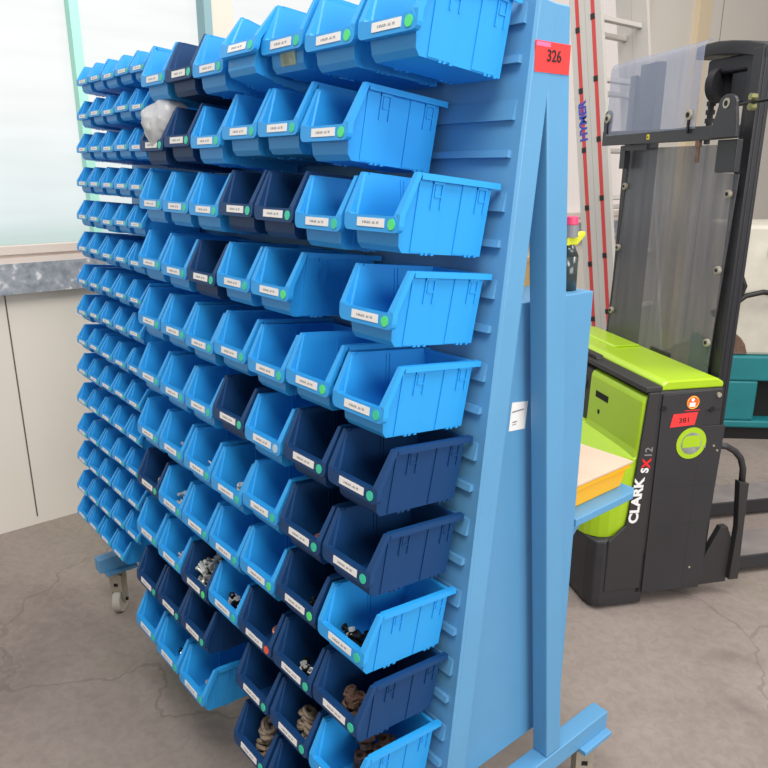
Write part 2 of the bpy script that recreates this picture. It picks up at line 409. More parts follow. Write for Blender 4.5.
# ------------------------------------------------------------------ storage bins
# bin's own frame: x across, y into the panel, z up; base at the middle of its floor
def bin_body_bm():
    bm = bmn()
    W = lambda z: .0535 + z*.095
    prof = [(.101, 0), (-.088, 0), (-.097, .010), (-.1035, .056), (-.086, .126), (.101, .126)]
    t = .003
    ins = [(.098, .0035), (-.087, .0035), (-.0935, .012), (-.1, .056), (-.083, .126), (.098, .126)]
    V = {}
    for s in (-1, 1):
        V['o', s] = [bm.verts.new((s*W(z), y, z)) for y, z in prof]
        V['i', s] = [bm.verts.new((s*(W(z)-t), y, z)) for y, z in ins]
        bm.faces.new(V['o', s]); bm.faces.new(V['i', s])
        for a in (3, 4): bm.faces.new([V['o', s][a], V['o', s][a+1], V['i', s][a+1], V['i', s][a]])
    for k in ('o', 'i'):
        for a in (0, 1, 2, 5):
            b = (a+1) % 6
            bm.faces.new([V[k, -1][a], V[k, -1][b], V[k, 1][b], V[k, 1][a]])
    for a in (3, 5): bm.faces.new([V['o', -1][a], V['o', 1][a], V['i', 1][a], V['i', -1][a]])
    bmesh.ops.recalc_face_normals(bm, faces=bm.faces)
    # raised strips, hook frames and stacking feet on both sides, a partition guide inside
    for s in (-1, 1):
        def strip(y0, y1, z0, z1, o0, o1):
            pts = [(s*(W(z0)+o0), y0, z0), (s*(W(z0)+o0), y1, z0), (s*(W(z0)+o1), y1, z0), (s*(W(z0)+o1), y0, z0),
                   (s*(W(z1)+o0), y0, z1), (s*(W(z1)+o0), y1, z1), (s*(W(z1)+o1), y1, z1), (s*(W(z1)+o1), y0, z1)]
            vs = hexa(bm, pts); bmesh.ops.recalc_face_normals(bm, faces=list({f for v in vs for f in v.link_faces}))
        for y0, y1, yc in ((-.072, -.018, -.031), (.028, .086, .075)):
            strip(y0, y1, .002, .122, -.001, .0022)
            strip(yc-.012, yc-.009, .075, .119, .002, .0048); strip(yc+.009, yc+.012, .075, .119, .002, .0048)
            strip(yc-.012, yc+.012, .115, .119, .002, .0056); strip(yc-.006, yc-.004, .096, .115, .002, .0038)
            strip(yc-.006, yc+.009, .094, .097, .002, .0042)
            for q in (-.013, -.003, .011): strip(yc+q-.003, yc+q+.003, -.0022, .003, -.004, .002)
        strip(-.004, 0, .006, .124, -.0052, -.0028); strip(.004, .008, .006, .124, -.0052, -.0028)
    return bm
def bin_rim_bm():
    bm = bmn()
    def Y(z): return -.115 if z <= .060 else -.115 + (z-.060)/.07*.030
    out = [(0, .031), (.060, .031)]
    for a in range(0, 91, 30): out.append((.062+.0115*math.sin(R(a)), .0425-.0115*math.cos(R(a))))
    out += [(.0738, .060), (.0747, .130)]
    inn = [(0, .0575), (.050, .0575)] + [(.055, .0578)] * 2 + [(.0575, .0585), (.0585, .060)] + [(.0592, .0625), (.0655, .130)]
    n = len(out)
    # full outline from left to right
    O = [(-x, z) for x, z in out[::-1]] + out[1:]; I = [(-x, z) for x, z in inn[::-1]] + inn[1:]
    th = .011
    F = [[bm.verts.new((x, Y(z), z)) for x, z in P] for P in (O, I)]
    B = [[bm.verts.new((x, Y(z)+th, z)) for x, z in P] for P in (O, I)]
    for i in range(len(O)-1):
        for q in ([F[0][i], F[0][i+1], F[1][i+1], F[1][i]], [B[0][i], B[0][i+1], B[1][i+1], B[1][i]],
                  [F[0][i], F[0][i+1], B[0][i+1], B[0][i]], [F[1][i], F[1][i+1], B[1][i+1], B[1][i]]):
            if len({tuple(v.co) for v in q}) == 4: bm.faces.new(q)
            else:
                u = []
                for v in q:
                    if all((v.co-w.co).length > 1e-7 for w in u): u.append(v)
                if len(u) == 3: bm.faces.new(u)
    for i in (0, len(O)-1): bm.faces.new([F[0][i], F[1][i], B[1][i], B[0][i]])
    bmesh.ops.remove_doubles(bm, verts=bm.verts, dist=1e-6)
    bmesh.ops.recalc_face_normals(bm, faces=bm.faces)
    for s in (-1, 1):
        x0, x1 = sorted((s*.0625, s*.0747))
        box(bm, x0, x1, -.0745, .114, .1235, .130)
        x2, x3 = sorted((s*.0735, s*.0747)); box(bm, x2, x3, -.0745, .114, .1195, .1235)
    box(bm, -.0620, .0620, .0960, .1030, .1225, .1295)
    return bm
LABELM = None
def label_material():
    m = bpy.data.materials.new('printed_card'); m.use_nodes = True; nt = m.node_tree; b = nt.nodes['Principled BSDF']
    tc = nt.nodes.new('ShaderNodeTexCoord'); mp = nt.nodes.new('ShaderNodeMapping'); mp.inputs['Scale'].default_value = (420, 1, 160)
    n = nt.nodes.new('ShaderNodeTexNoise'); n.inputs['Scale'].default_value = 1.; n.inputs['Detail'].default_value = 2
    nt.links.new(tc.outputs['Object'], mp.inputs['Vector']); nt.links.new(mp.outputs['Vector'], n.inputs['Vector'])
    sp = nt.nodes.new('ShaderNodeSeparateXYZ'); nt.links.new(tc.outputs['Object'], sp.inputs[0])
    def band(ax, c, h):
        s = nt.nodes.new('ShaderNodeMath'); s.operation = 'COMPARE'; s.inputs[1].default_value = c; s.inputs[2].default_value = h
        nt.links.new(sp.outputs[ax], s.inputs[0]); return s
    a = band('X', 0, .022); z = band('Z', .0455, .0022)
    mu = nt.nodes.new('ShaderNodeMath'); mu.operation = 'MULTIPLY'; nt.links.new(a.outputs[0], mu.inputs[0]); nt.links.new(z.outputs[0], mu.inputs[1])
    gt = nt.nodes.new('ShaderNodeMath'); gt.operation = 'GREATER_THAN'; gt.inputs[1].default_value = .46
    nt.links.new(n.outputs['Fac'], gt.inputs[0])
    m2 = nt.nodes.new('ShaderNodeMath'); m2.operation = 'MULTIPLY'; nt.links.new(mu.outputs[0], m2.inputs[0]); nt.links.new(gt.outputs[0], m2.inputs[1])
    mx = nt.nodes.new('ShaderNodeMix'); mx.data_type = 'RGBA'; mx.inputs[6].default_value = (*lin((.93, .92, .91)), 1); mx.inputs[7].default_value = (*lin((.62, .62, .64)), 1)
    nt.links.new(m2.outputs[0], mx.inputs[0]); nt.links.new(mx.outputs[2], b.inputs['Base Color']); b.inputs['Roughness'].default_value = .45
    return m
M_CARD = label_material()
PROTO = {}
for kind, m in (('blue', M_BLUE), ('navy', M_NAVY)):
    r = empty('storage_bin', (0, 0, 0), ROT)
    obj('body', bin_body_bm(), m, r); obj('front_rim', bin_rim_bm(), m, r)
    bm = bmn(); box(bm, -.036, .036, -.1162, -.115, .0385, .0530); obj('label_card', bm, M_CARD, r)
    bm = bmn(); cyl(bm, (.054, -.115, .0445), (.054, -.1164, .0445), .0090, 20); obj('colour_dot', bm, M_GREEN, r)
    PROTO[kind] = r
USED = set()
def place_bin(kind, x, s, label, group, small=False, dot=M_GREEN, tilt=0., dfront=0.):
    p = PROTO[kind]
    if kind in USED: r = dup_tree(p)
    else: USED.add(kind); r = p
    r.scale = (1, 1, 1)
    if small:
        k = (.735, .83, .65); r.scale = k
        r.location = RP(x, s - .0455*k[2], -.035 - .115*k[1])
    else:
        r.location = RP(x, s - .0455, -.115 + dfront)
    r.rotation_euler = (-TILT + tilt, 0, 0)
    tag(r, label, 'bin', group)
    for c in r.children:
        if c.name.startswith('colour_dot') and dot is not M_GREEN:
            c.data = c.data.copy() if dot.name not in DOTS else DOTS[dot.name]
            c.data.materials[0] = dot; DOTS[dot.name] = c.data
    return r
DOTS = {}
LARGE = {
 1: ([(-.448,.777),(-.295,.775),(-.149,.773),(-.005,.798),(.150,.786),(.310,.775),(.470,.775)], 'bnbbbbb'),
 2: ([(-.456,.617),(-.302,.625),(-.156,.618),(0,.633),(.151,.633),(.311,.619),None], 'nnbbbb-'),
 3: ([(-.460,.471),(-.308,.470),(-.157,.467),(-.007,.474),(.151,.472),(.307,.465),(.466,.471)], 'bbbnnbb'),
 4: ([(-.466,.317),(-.311,.312),(-.165,.311),(-.006,.318),(.148,.318),None,(.471,.313)], 'bbnbb-b'),
 5: ([(-.466,.159),(-.311,.158),(-.165,.153),(-.015,.160),(.147,.153),(.300,.160),(.466,.151)], 'bbbbbbb'),
 6: ([(-.463,.004),(-.307,-.004),(-.157,-.004),(-.008,.006),(.147,-.002),(.310,.004),(.468,.004)], 'bbbnbnn'),
 7: ([(-.463,-.158),(-.311,-.160),(-.154,-.164),(-.001,-.169),(.151,-.156),(.309,-.159),(.467,-.155)], 'bbbbbnn'),
 8: ([(-.461,-.311),(-.309,-.316),(-.158,-.319),(-.006,-.323),(.151,-.315),(.308,-.310),(.469,-.315)], 'nbbbbnb'),
 9: ([(-.461,-.463),(-.308,-.475),(-.155,-.483),(.003,-.471),(.157,-.469),(.312,-.468),(.466,-.464)], 'bbnbnnn'),
 10: ([(-.459,-.620),(-.305,-.621),(-.153,-.617),None,(.156,-.614),(.314,-.617),(.470,-.622)], 'nnn-nnb'),
 11: ([(-.460,-.768),(-.309,-.779),(-.154,-.787),None,(.157,-.772),(.314,-.776),None], 'bbb-nn-'),
}
ORD = ['', 'first', 'second', 'third', 'fourth', 'fifth', 'sixth', 'seventh', 'eighth', 'ninth', 'tenth', 'eleventh', 'twelfth', 'thirteenth', 'fourteenth', 'fifteenth']
SPECIAL = {
 (1,4): 'large blue bin sitting higher than its left neighbour, fourth along the top row',
 (1,5): 'large blue bin with an ochre smear below its label, top row',
 (2,1): 'navy bin with a clear plastic bag bulging out of its mouth',
 (2,2): 'navy bin right beside the one stuffed with a plastic bag',
 (9,3): 'navy bin heaped high with bright galvanised screws',
 (9,4): 'large blue bin holding shiny nuts, right of the navy bin heaped with screws',
 (11,5): 'navy bin filled with thick tan rings, lowest of its column',
 (6,4): 'navy bin between two blue ones in the sixth row of large bins',
 (4,3): 'lone navy bin in the fourth row of large bins',
 (8,1): 'lone small-mouthed navy bin at the left end of the eighth large row',
}
SPECIAL[(8,1)] = 'navy bin holding a few screws, left end of the eighth large row'
LIMES = {(1,7), (2,6), (1,6), (5,6), (8,5), (8,6), (9,3), (3,7), (4,7), (4,5)}
BINS = {}
for r, (pos, cols) in LARGE.items():
    for c, (p, k) in enumerate(zip(pos, cols), 1):
        if p is None: continue
        col = 'blue' if k == 'b' else 'navy'
        lab = SPECIAL.get((r, c)) or 'large %s bin, %s from the left in the %s row from the top' % (col, ORD[sum(q is not None for q in pos[:c])], ORD[r])
        if (r, c) in ((10, 7), (8, 7)): lab = 'large blue bin at the right end of the %s row, between navy bins' % ORD[r]
        if c == 7 and r in (1, 3): lab = 'large blue bin at the right end of the %s row, beside the bare louvred panel' % ORD[r]
        dot = M_LIME if (r, c) in LIMES else M_ODOT if (r, c) == (9, 5) else M_SDOT if (r, c) == (6, 5) else M_GREEN
        BINS[r, c] = place_bin(col, .5*p[0] + .5*((c-4)*.1545 + .0015) + (.012 if (r, c) == (1, 4) else 0), p[1] - (.026 if (r, c) == (1, 4) else 0), lab, 'large storage bins on the right of the rack', dot=dot,
                               dfront=.026 if (r, c) == (1, 4) else 0., tilt=R(-11) if (r, c) == (1, 4) else R(random.uniform(-.5, .5)))
# the top row's smeared bin
bm = bmn(); hexa(bm, [(-.020,-.0985,.009), (.030,-.0980,.009), (.030,-.090,.009), (-.020,-.090,.009), (-.019,-.1045,.034), (.031,-.1045,.034), (.031,-.098,.034), (-.019,-.098,.034)])
obj('smear', bm, M_OCHREL, BINS[1, 5])
SM1 = [.832,.729,.623,.519,.409,.305,.195,.090,-.017,-.125,-.235,-.347,-.453,-.570,-.671]
SM5 = [.829,.729,.623,.514,.407,.301,.192,.094,-.018,-.122,-.231,-.342,-.449,-.556,-.668]
SMALL = {}
for r in range(15):
    x1 = -1.103 - .0034*r; x5 = -.647 - .0016*r
    for c in range(5 if r < 14 else 4):
        t = c/4
        lab = 'small blue bin, %s from the left in the %s row from the top' % (ORD[c+1], ORD[r+1])
        if r == 14: lab = 'small blue bin, %s from the left in the lowest row of small bins' % ORD[c+1]
        SMALL[r+1, c+1] = place_bin('blue', x1 + t*(x5-x1), SM1[r] + t*(SM5[r]-SM1[r]) + random.uniform(-.003, .003), lab, 'small storage bins on the left of the rack',
                                    small=True, tilt=R(random.uniform(-.6, .6)))

# ------------------------------------------------------------------ what lies in the bins
def screw_bm(L=.045, r=.0034):
    bm = bmn(); cyl(bm, (-L/2, 0, 0), (L/2, 0, 0), r, 8); cyl(bm, (-L/2-.004, 0, 0), (-L/2, 0, 0), r*1.9, 6); return bm
def nut_bm(R0=.009, h=.008):
    bm = bmn(); n = 6
    rings = []
    for rr, z in ((R0, 0), (R0, h), (R0*.55, h), (R0*.55, 0)):
        rings.append([bm.verts.new((rr*math.cos(2*PI*i/n), rr*math.sin(2*PI*i/n), z)) for i in range(n)])
    for a in range(4):
        A, B = rings[a], rings[(a+1) % 4]
        for i in range(n): bm.faces.new([A[i], A[(i+1) % n], B[(i+1) % n], B[i]])
    bmesh.ops.recalc_face_normals(bm, faces=bm.faces); return bm
def ring_bm(R0=.019, r=.0065):
    bm = bmn(); ringm(bm, (0, 0, r), (0, 0, 1), R0, r, 20, 8); return bm
HW = {}
def hardware(kind, m):
    key = (kind, m.name)
    if key not in HW:
        bm = {'screw': screw_bm, 'nut': nut_bm, 'ring': ring_bm, 'bolt': lambda: screw_bm(.028, .004), 'clip': lambda: screw_bm(.06, .0035)}[kind]()
        o = obj(kind if kind != 'clip' else 'rod', bm, m); HW[key] = o; return o
    return dup(HW[key])
def fill(rc, kind, m, n, cx, label, cat, top=.046, spread=(.028, .022), yc=-.076, small=False, size=1., rand=1.):
    """loose pieces heaped near the mouth of one bin, from its floor up"""
    b = (SMALL if small else BINS)[rc]
    rot = b.rotation_euler.to_matrix()
    for i in range(n):
        o = hardware(kind, m)
        h = i/max(1, n-1)
        r_ = math.sqrt(random.random())*(1-.45*h); a = random.uniform(0, 2*PI)
        q = Vector((cx - .010 + spread[0]*r_*math.cos(a), yc + spread[1]*r_*math.sin(a), .009 + (top-.009)*h))
        yaw = random.uniform(0, 2*PI)
        half = {'screw': .0265, 'bolt': .018, 'clip': .031, 'nut': .010, 'ring': .026}[kind]*size
        if kind == 'clip': yaw = random.uniform(1.2, 1.9)
        elif kind in ('screw', 'bolt') and q.y - half*.9 < -.083: yaw = random.choice((0, PI)) + random.uniform(-.45, .45)
        hx = half*abs(math.cos(yaw)) if kind in ('screw', 'bolt', 'clip') else half
        lim = .0475*(b.scale.x if small else 1) - hx
        q = Vector((q.x*b.scale.x, q.y*b.scale.y, q.z*(b.scale.z if small else 1)))
        q.x = max(-lim, min(lim, q.x)); q.y = max((-.088 if kind in ('screw', 'bolt', 'nut') else -.070)*b.scale.y + (.004 + half*abs(math.sin(yaw))*.9 if kind in ('screw', 'bolt', 'clip') else half*.6), q.y)
        q.z = max(q.z, .005 + (.012 if kind in ('ring',) else .007)*size)
        o.location = b.location + rot @ q
        o.rotation_euler = (random.uniform(-.35, .35)*rand, random.uniform(-.35, .35)*rand, yaw)
        o.scale = (size, size, size)
        tag(o, label, cat, 'hardware in bins: ' + label)
fill((9,3), 'screw', M_ZINC, 64, -.020, 'bright galvanised screw in the heaped navy bin', 'screw', .088, (.040, .046), -.058, size=1.0, rand=1.5)
fill((8,1), 'screw', M_ZINC, 9, .016, 'bright screw in the navy bin at left end of eighth row', 'screw', .05, (.020, .02), size=.8)
fill((8,2), 'screw', M_ZINC, 20, .008, 'bright screw in the second bin of the eighth large row', 'screw', .070, (.026, .024), -.070, size=.9, rand=1.5)
fill((8,3), 'bolt', M_RUST, 8, .032, 'dull bolt in the third bin of the eighth large row', 'bolt', .046, (.014, .016), size=.8)
fill((8,5), 'bolt', M_COPPER, 6, .040, 'copper coloured fitting in the fifth bin of the eighth row', 'fitting', .055, (.006, .012), -.07, size=.7)
fill((7,2), 'screw', M_ZINC, 10, .024, 'bright screw in the second bin of the seventh large row', 'screw', .056, (.016, .016), size=.7)
fill((7,3), 'screw', M_ZINC, 13, .030, 'bright screw in the third bin of the seventh large row', 'screw', .058, (.016, .02), size=.7)
fill((7,4), 'nut', M_ZINC, 20, .026, 'shiny nut in the fourth bin of the seventh large row', 'nut', .062, (.020, .026), size=.85)
fill((7,5), 'bolt', M_RUST, 7, .034, 'dull bolt in the fifth bin of the seventh large row', 'bolt', .045, (.012, .012), size=.7)
fill((7,6), 'nut', M_COPPER, 10, .036, 'brownish nut in the navy sixth bin of seventh row', 'nut', .044, (.014, .018), size=.8)
fill((9,2), 'bolt', M_ZINC, 14, .020, 'short bolt in the second bin of the ninth large row', 'bolt', .052, (.022, .016), size=.9)
fill((9,4), 'nut', M_ZINC, 16, .002, 'shiny nut beside the bin heaped with screws', 'nut', .054, (.034, .014), -.078, size=.95)
fill((9,4), 'nut', M_DARKST, 10, .006, 'black nut beside the bin heaped with screws', 'nut', .055, (.034, .014), -.078, size=.95)
fill((9,5), 'ring', M_COPPER, 9, .028, 'copper ring in the navy bin with an orange dot', 'ring', .056, (.016, .016), -.072, size=.55, rand=2)
fill((8,6), 'bolt', M_DARKST, 12, .034, 'black bolt in the navy sixth bin of the eighth row', 'bolt', .050, (.016, .018), size=.9)
fill((8,7), 'bolt', M_DARKST, 20, .004, 'black bolt in the blue bin at right of eighth row', 'bolt', .052, (.032, .018), -.070)
fill((8,7), 'nut', M_ZINC, 5, .0, 'shiny nut in the blue bin at right of eighth row', 'nut', .053, (.026, .014), -.072, size=.8)
fill((9,6), 'nut', M_ZINC, 12, .020, 'shiny nut in the navy sixth bin of the ninth row', 'nut', .052, (.030, .020), size=.9)
fill((9,6), 'nut', M_DARKST, 10, .014, 'black nut in the navy sixth bin of the ninth row', 'nut', .053, (.032, .022), size=.9)
fill((9,7), 'nut', M_RUST, 16, .014, 'rusty nut in the navy bin at right of ninth row', 'nut', .064, (.024, .020), -.066, size=1.35)
fill((10,6), 'ring', M_RING, 14, .012, 'tan ring in the navy fifth bin of the tenth row', 'ring', .066, (.026, .022), -.062, size=.8, rand=1.6)
fill((11,5), 'ring', M_RING, 18, -.004, 'thick tan ring in the lowest navy bin', 'ring', .080, (.030, .040), -.045, size=.9, rand=2.)
fill((10,7), 'nut', M_RUST, 34, .002, 'rusty nut in the blue bin at right of tenth row', 'nut', .085, (.036, .070), .0, size=1.5)
fill((10,2), 'screw', M_ZINC, 3, .036, 'bright screw in the second navy bin of the tenth row', 'screw', .046, (.006, .006), -.072, size=.5)
fill((11,2), 'clip', M_ZINC, 5, .012, 'bright rod in the second bin of the lowest large row', 'rod', .056, (.012, .008), -.064, size=.9)
fill((11,2), 'clip', M_DARKST, 4, .006, 'black rod in the second bin of the lowest large row', 'rod', .054, (.012, .008), -.064, size=.9)
fill((11,3), 'nut', M_ZINC, 10, .016, 'shiny nut in the third bin of the lowest large row', 'nut', .050, (.02, .016), -.06, size=.8)
fill((5,4), 'nut', M_ZINC, 6, .026, 'small shiny nut in the fourth bin of the fifth row', 'nut', .046, (.010, .010), -.07, size=.4)
fill((5,4), 'bolt', M_DARKST, 7, .010, 'black bolt in the fourth small bin of the fifth row', 'bolt', .066, (.018, .014), -.06, small=True, size=.8)
fill((5,5), 'bolt', M_ZINC, 7, .012, 'short bolt in the fifth small bin of the fifth row', 'bolt', .062, (.018, .014), -.06, small=True, size=.8)
fill((15,4), 'screw', M_ZINC, 7, .014, 'bright screw in the last small bin of the lowest row', 'screw', .055, (.014, .014), -.06, small=True, size=.5)
fill((15,3), 'nut', M_DARKST, 9, .018, 'black nut in the third small bin of the lowest row', 'nut', .050, (.014, .012), -.06, small=True, size=.7)
fill((14,4), 'screw', M_ZINC, 4, .02, 'bright screw in the fourth small bin of the fourteenth row', 'screw', .050, (.012, .012), -.06, small=True, size=.45)

def in_bin(rc, q):
    b = BINS[rc]; return b.location + b.rotation_euler.to_matrix() @ Vector(q)
# plastic bag bulging out of the navy bin
bm = bmn(); bmesh.ops.create_icosphere(bm, subdivisions=5, radius=1.)
from mathutils import noise as mnoise
for v in bm.verts:
    p = v.co.copy()
    f = 1 + .16*mnoise.noise(p*1.6) + .05*mnoise.noise(p*4.3) - .05*abs(mnoise.noise(p*6.))
    v.co = Vector((p.x*.066*f, p.y*.074*f, p.z*.066*f))
bag = obj('plastic_bag', bm, M_BAG, smooth=True)
bag.location = in_bin((2,1), (.006, -.066, .096)); bag.rotation_euler = (-.3, .1, .2)
tag(bag, 'crumpled clear plastic bag bulging from a navy bin', 'plastic bag')
bm = bmn(); prism(bm, [(-.008, 0), (.008, 0), (.012, .045), (-.002, .05)], 'y', -.002, .002)
o = obj('packet', bm, M_ORANGE); o.location = in_bin((3,6), (.038, -.078, .022)); o.rotation_euler = (.1, .1, .1)
tag(o, 'small orange packet standing in a large blue bin of the third row', 'packet')
bm = bmn(); prism(bm, [(-.010, 0), (.010, 0), (.011, .045), (-.008, .05)], 'y', -.0015, .0015)
o = obj('paper_slip', bm, M_LABEL); o.location = in_bin((4,3), (.040, -.082, .03)); o.rotation_euler = (.1, .1, .1)
tag(o, 'small pale paper slip in the lone navy bin of the fourth row', 'paper')

# ------------------------------------------------------------------ on the cupboard and shelf
t = empty('crate', (.20, .786, .8385)); tag(t, 'shallow yellow plastic crate with beige lid on the blue shelf', 'crate')
bm = bmn()
hexa(bm, [(-.26,-.125,.0), (.262,-.125,.0), (.262,.118,.0), (-.26,.118,.0), (-.265,-.132,.056), (.272,-.132,.056), (.272,.125,.056), (-.265,.125,.056)])
obj('tray', bm, M_YELLOW, t, bevel=.003)
bm = bmn(); box(bm, -.272, .279, -.132, .131, .056, .070); obj('tray_rim', bm, M_YELLOW, t, bevel=.002)
bm = bmn(); box(bm, -.275, .283, -.132, .134, .070, .076); obj('lid', bm, M_LID, t, bevel=.001)
bm = bmn()
for x, y in ((.12, -.02), (.14, -.03), (.16, -.015), (.15, .01)): box(bm, x, x+.012, y, y+.004, .076, .0765)
obj('scribble', bm, M_GREYINK, t)

t = empty('spray_bottle', (.452, .617, 1.3963)); tag(t, 'dark spray bottle with pink cap and yellow-green trigger', 'bottle')
bm = bmn(); cyl(bm, (0,0,0), (0,0,.075), .022, 20); cyl(bm, (0,0,.075), (0,0,.10), .022, 20, .011); obj('body', bm, M_BOTTLE, t, smooth=True)
bm = bmn(); prism(bm, [(-.018,.098), (.020,.098), (.048,.118), (.046,.126), (.010,.118), (-.016,.116)], 'x', -.008, .008); obj('trigger', bm, M_LIMEC, t, bevel=.002)
bm = bmn(); cyl(bm, (0,0,.116), (0,0,.142), .018, 18, .017); obj('neck', bm, M_BOTG, t)
bm = bmn(); cyl(bm, (0,0,.142), (0,0,.160), .017, 18, .015); obj('cap', bm, M_PINK, t, bevel=.002)
bm = bmn(); box(bm, -.05, .05, -.045, .045, 0, .055)
bm2 = bmn(); box(bm2, -.052, .052, -.047, .047, .055, .066)
t = empty('card_box', (.31, .56, 1.396)); tag(t, 'small ochre box glimpsed between the legs of the blue rack', 'box')
obj('tray', bm, M_OCHRE, t); obj('lid', bm2, M_OCHRE, t)

# ------------------------------------------------------------------ pallet stacker (frame: x = -L to the right, y = F towards the mast)
def build_stacker():
    root = empty('pallet_stacker', (.147, 1.638, 0), (0, 0, -R(27.5)))
    tag(root, 'lime and black electric pallet stacker with clear mast guards', 'stacker')
    def part(name, bm, m, parent=root, **k): return obj(name, bm, m, parent, **k)
    W = .95
    # chassis: side profile in (F, z)
    bm = bmn()
    prism(bm, [(-.030,.885), (.262,.885), (.285,.06), (-.02,.055), (-.02,.35)], 'x', -W, 0)
    ch = part('chassis', bm, M_BLACK, bevel=.008)
    # rounded bumper skirt at the operator's end
    bm = bmn()
    out = [(0, .02), (0, -.06), (-.002, -.165), (-.014, -.192), (-.06, -.206), (-W+.06, -.206), (-W+.014, -.192), (-W+.002, -.165), (-W, -.06), (-W, .02)]
    low = [(x*1 - (0 if x > -.5 else 0), y) for x, y in out]
    n = len(out); rings = []
    for z, s, dy in ((.012, .992, .008), (.05, 1., 0), (.235, 1., .0), (.335, .992, .004)):
        rings.append([bm.verts.new(((x+W/2)*s-W/2, y+(dy if y < 0 else 0), z + (0 if z < .2 or x > -.001 and y > -.1 else (-.040 if z > .3 else 0)))) for x, y in out])
    for a, b in zip(rings, rings[1:]):
        for i in range(n): bm.faces.new([a[i], a[(i+1) % n], b[(i+1) % n], b[i]])
    bm.faces.new(rings[0][::-1]); bm.faces.new(rings[-1]); bmesh.ops.recalc_face_normals(bm, faces=bm.faces)
    part('bumper', bm, M_BLACK, bevel=.006)
    # lime cover: shelf that bulges forward under the upright boss
    bm = bmn(); rings = []
    for z, fm in ((.290,-.203), (.47,-.206), (.525,-.190), (.565,-.158), (.600,-.112), (.625,-.080), (.640,-.055)):
        f0 = max(fm, -.072); rr = f0 - fm
        pl = [(-.0095, -.02), (-.0095, f0)]
        for a in range(15, 91, 15): pl.append((-.0095 - .11*(1-math.cos(R(a))) , f0 - rr*math.sin(R(a)) - 1e-4*a))
        pl += [(-W+.02, fm-.009), (-W+.02, -.02)]
        rings.append([bm.verts.new((x, y, z + (.012*max(0, 1-abs(x)/.12) if z < .3 else 0))) for x, y in pl])
    for a, b in zip(rings, rings[1:]):
        for k in range(len(a)): bm.faces.new([a[k], a[(k+1) % len(a)], b[(k+1) % len(a)], b[k]])
    bm.faces.new(rings[0][::-1]); bm.faces.new(rings[-1]); bmesh.ops.recalc_face_normals(bm, faces=bm.faces)
    part('front_cover', bm, M_LIMEG, smooth=False, bevel=.008)
    bm = bmn(); prism(bm, [(-.030,.60), (-.078,.60), (-.066,.66), (-.060,.845), (-.052,.866), (-.03,.872)], 'x', -.405, -.0095)
    bs = part('boss', bm, M_LIMEG, bevel=.014)
    bm = bmn(); box(bm, -.345, -.245, -.0632, -.058, .768, .794); box(bm, -.315, -.300, -.0655, -.058, .705, .722)
    part('slot', bm, M_HOLE, bs)
    bm = bmn(); prism(bm, [(-.031,.60), (-.050,.60), (-.050,.86), (-.031,.872)], 'x', -.90, -.407)
    cp = part('control_panel', bm, M_TRIM, bevel=.004)
    bm = bmn(); ringm(bm, (-.47, -.052, .79), (0, 1, 0), .022, .006); box(bm, -.50, -.48, -.054, -.05, .66, .70)
    part('socket', bm, M_BLACK, cp)
    # dark strip that carries the name, wrapping the front corner
    bm = bmn(); prism(bm, [(-.045,.885), (.0,.885), (.004,.08), (-.15,.08), (-.15,.30), (-.085,.36), (-.079,.40), (-.062,.62)], 'x', -.009, .0035)
    ns = part('corner_strip', bm, M_TRIM, bevel=.005)
    bm = bmn(); box(bm, -W, .002, -.060, .008, .885, .906)
    tm = part('top_trim', bm, M_TRIM, bevel=.004)
    bm = bmn(); prism(bm, [(-.55,.906), (-.40,.906), (-.41,.922), (-.54,.922)], 'y', -.040, -.008)
    part('catch', bm, M_TRIM, tm, bevel=.003)
    bm = bmn(); prism(bm, [(.009,.886), (.262,.886), (.262,.905), (.235,.922), (.030,.922), (.009,.908)], 'x', -W, -.006)
    tc = part('top_cover', bm, M_LIMEG, bevel=.006)
    bm = bmn(); prism(bm, [(.10,.922), (.23,.922), (.22,.930), (.11,.930)], 'x', -.90, -.52)
    part('raised_panel', bm, M_LIMEG, tc, bevel=.004)
    bm = bmn(); box(bm, -.50, -.36, .2625, .2685, .885, .925); part('hinge', bm, M_TRIM, tc)
    # side plate with its corner cut-out, seams and screw holes
    bm = bmn(); prism(bm, [(.010,.874), (.255,.882), (.258,.805), (.190,.805), (.188,.740), (.284,.740), (.262,.055), (.012,.06)], 'x', .0005, .006)
    sp = part('side_plate', bm, M_BLACK, bevel=.0015)
    bm = bmn()
    box(bm, .006, .0063, .060, .26, .504, .5065); box(bm, .006, .0063, .05, .25, .345, .3475); box(bm, .006, .0063, .185, .187, .06, .60)
    box(bm, .006, .0063, .012, .2, .79, .7915)
    part('seam', bm, mat('seam_grey', (.17, .165, .17), .7), sp)
    for y, z in ((.018, .822), (.218, .806)):
        bm = bmn(); cyl(bm, (.0055, y, z), (.0068, y, z), .011, 16); part('screw_hole', bm, M_HOLE, sp)
    for y, z in ((.205, .66), (.262, .64), (.21, .15), (.245, .66)):
        bm = bmn(); cyl(bm, (.0055, y, z), (.0085, y, z), .0045, 10); part('rivet', bm, M_CASTER, sp)
    bm = bmn(); cyl(bm, (.006, .236, .862), (.014, .236, .862), .009, 12); part('bolt', bm, M_CASTER, sp)
    # stickers
    bm = bmn(); prism(bm, [(.050,.746), (.151,.751), (.160,.800), (.059,.797)], 'x', .0062, .0074)
    rt = part('inventory_tag', bm, M_RED); tag(rt, 'red tag printed 381')
    lettering('lettering', '381', .027, M_INK, rt, frame_m((.0077, .107, .771), (0, 1, .04), (0, 0, 1)), sx=1.2)
    bm = bmn(); cyl(bm, (.006, .134, .838), (.0074, .134, .838), .026, 28)
    ws = part('warning_sticker', bm, M_ORANGE)
    bm = bmn(); cyl(bm, (.0072, .132, .849), (.0079, .132, .849), .007, 14); box(bm, .0072, .0079, .120, .144, .822, .838)
    part('white_sign', bm, M_WHITE, ws)
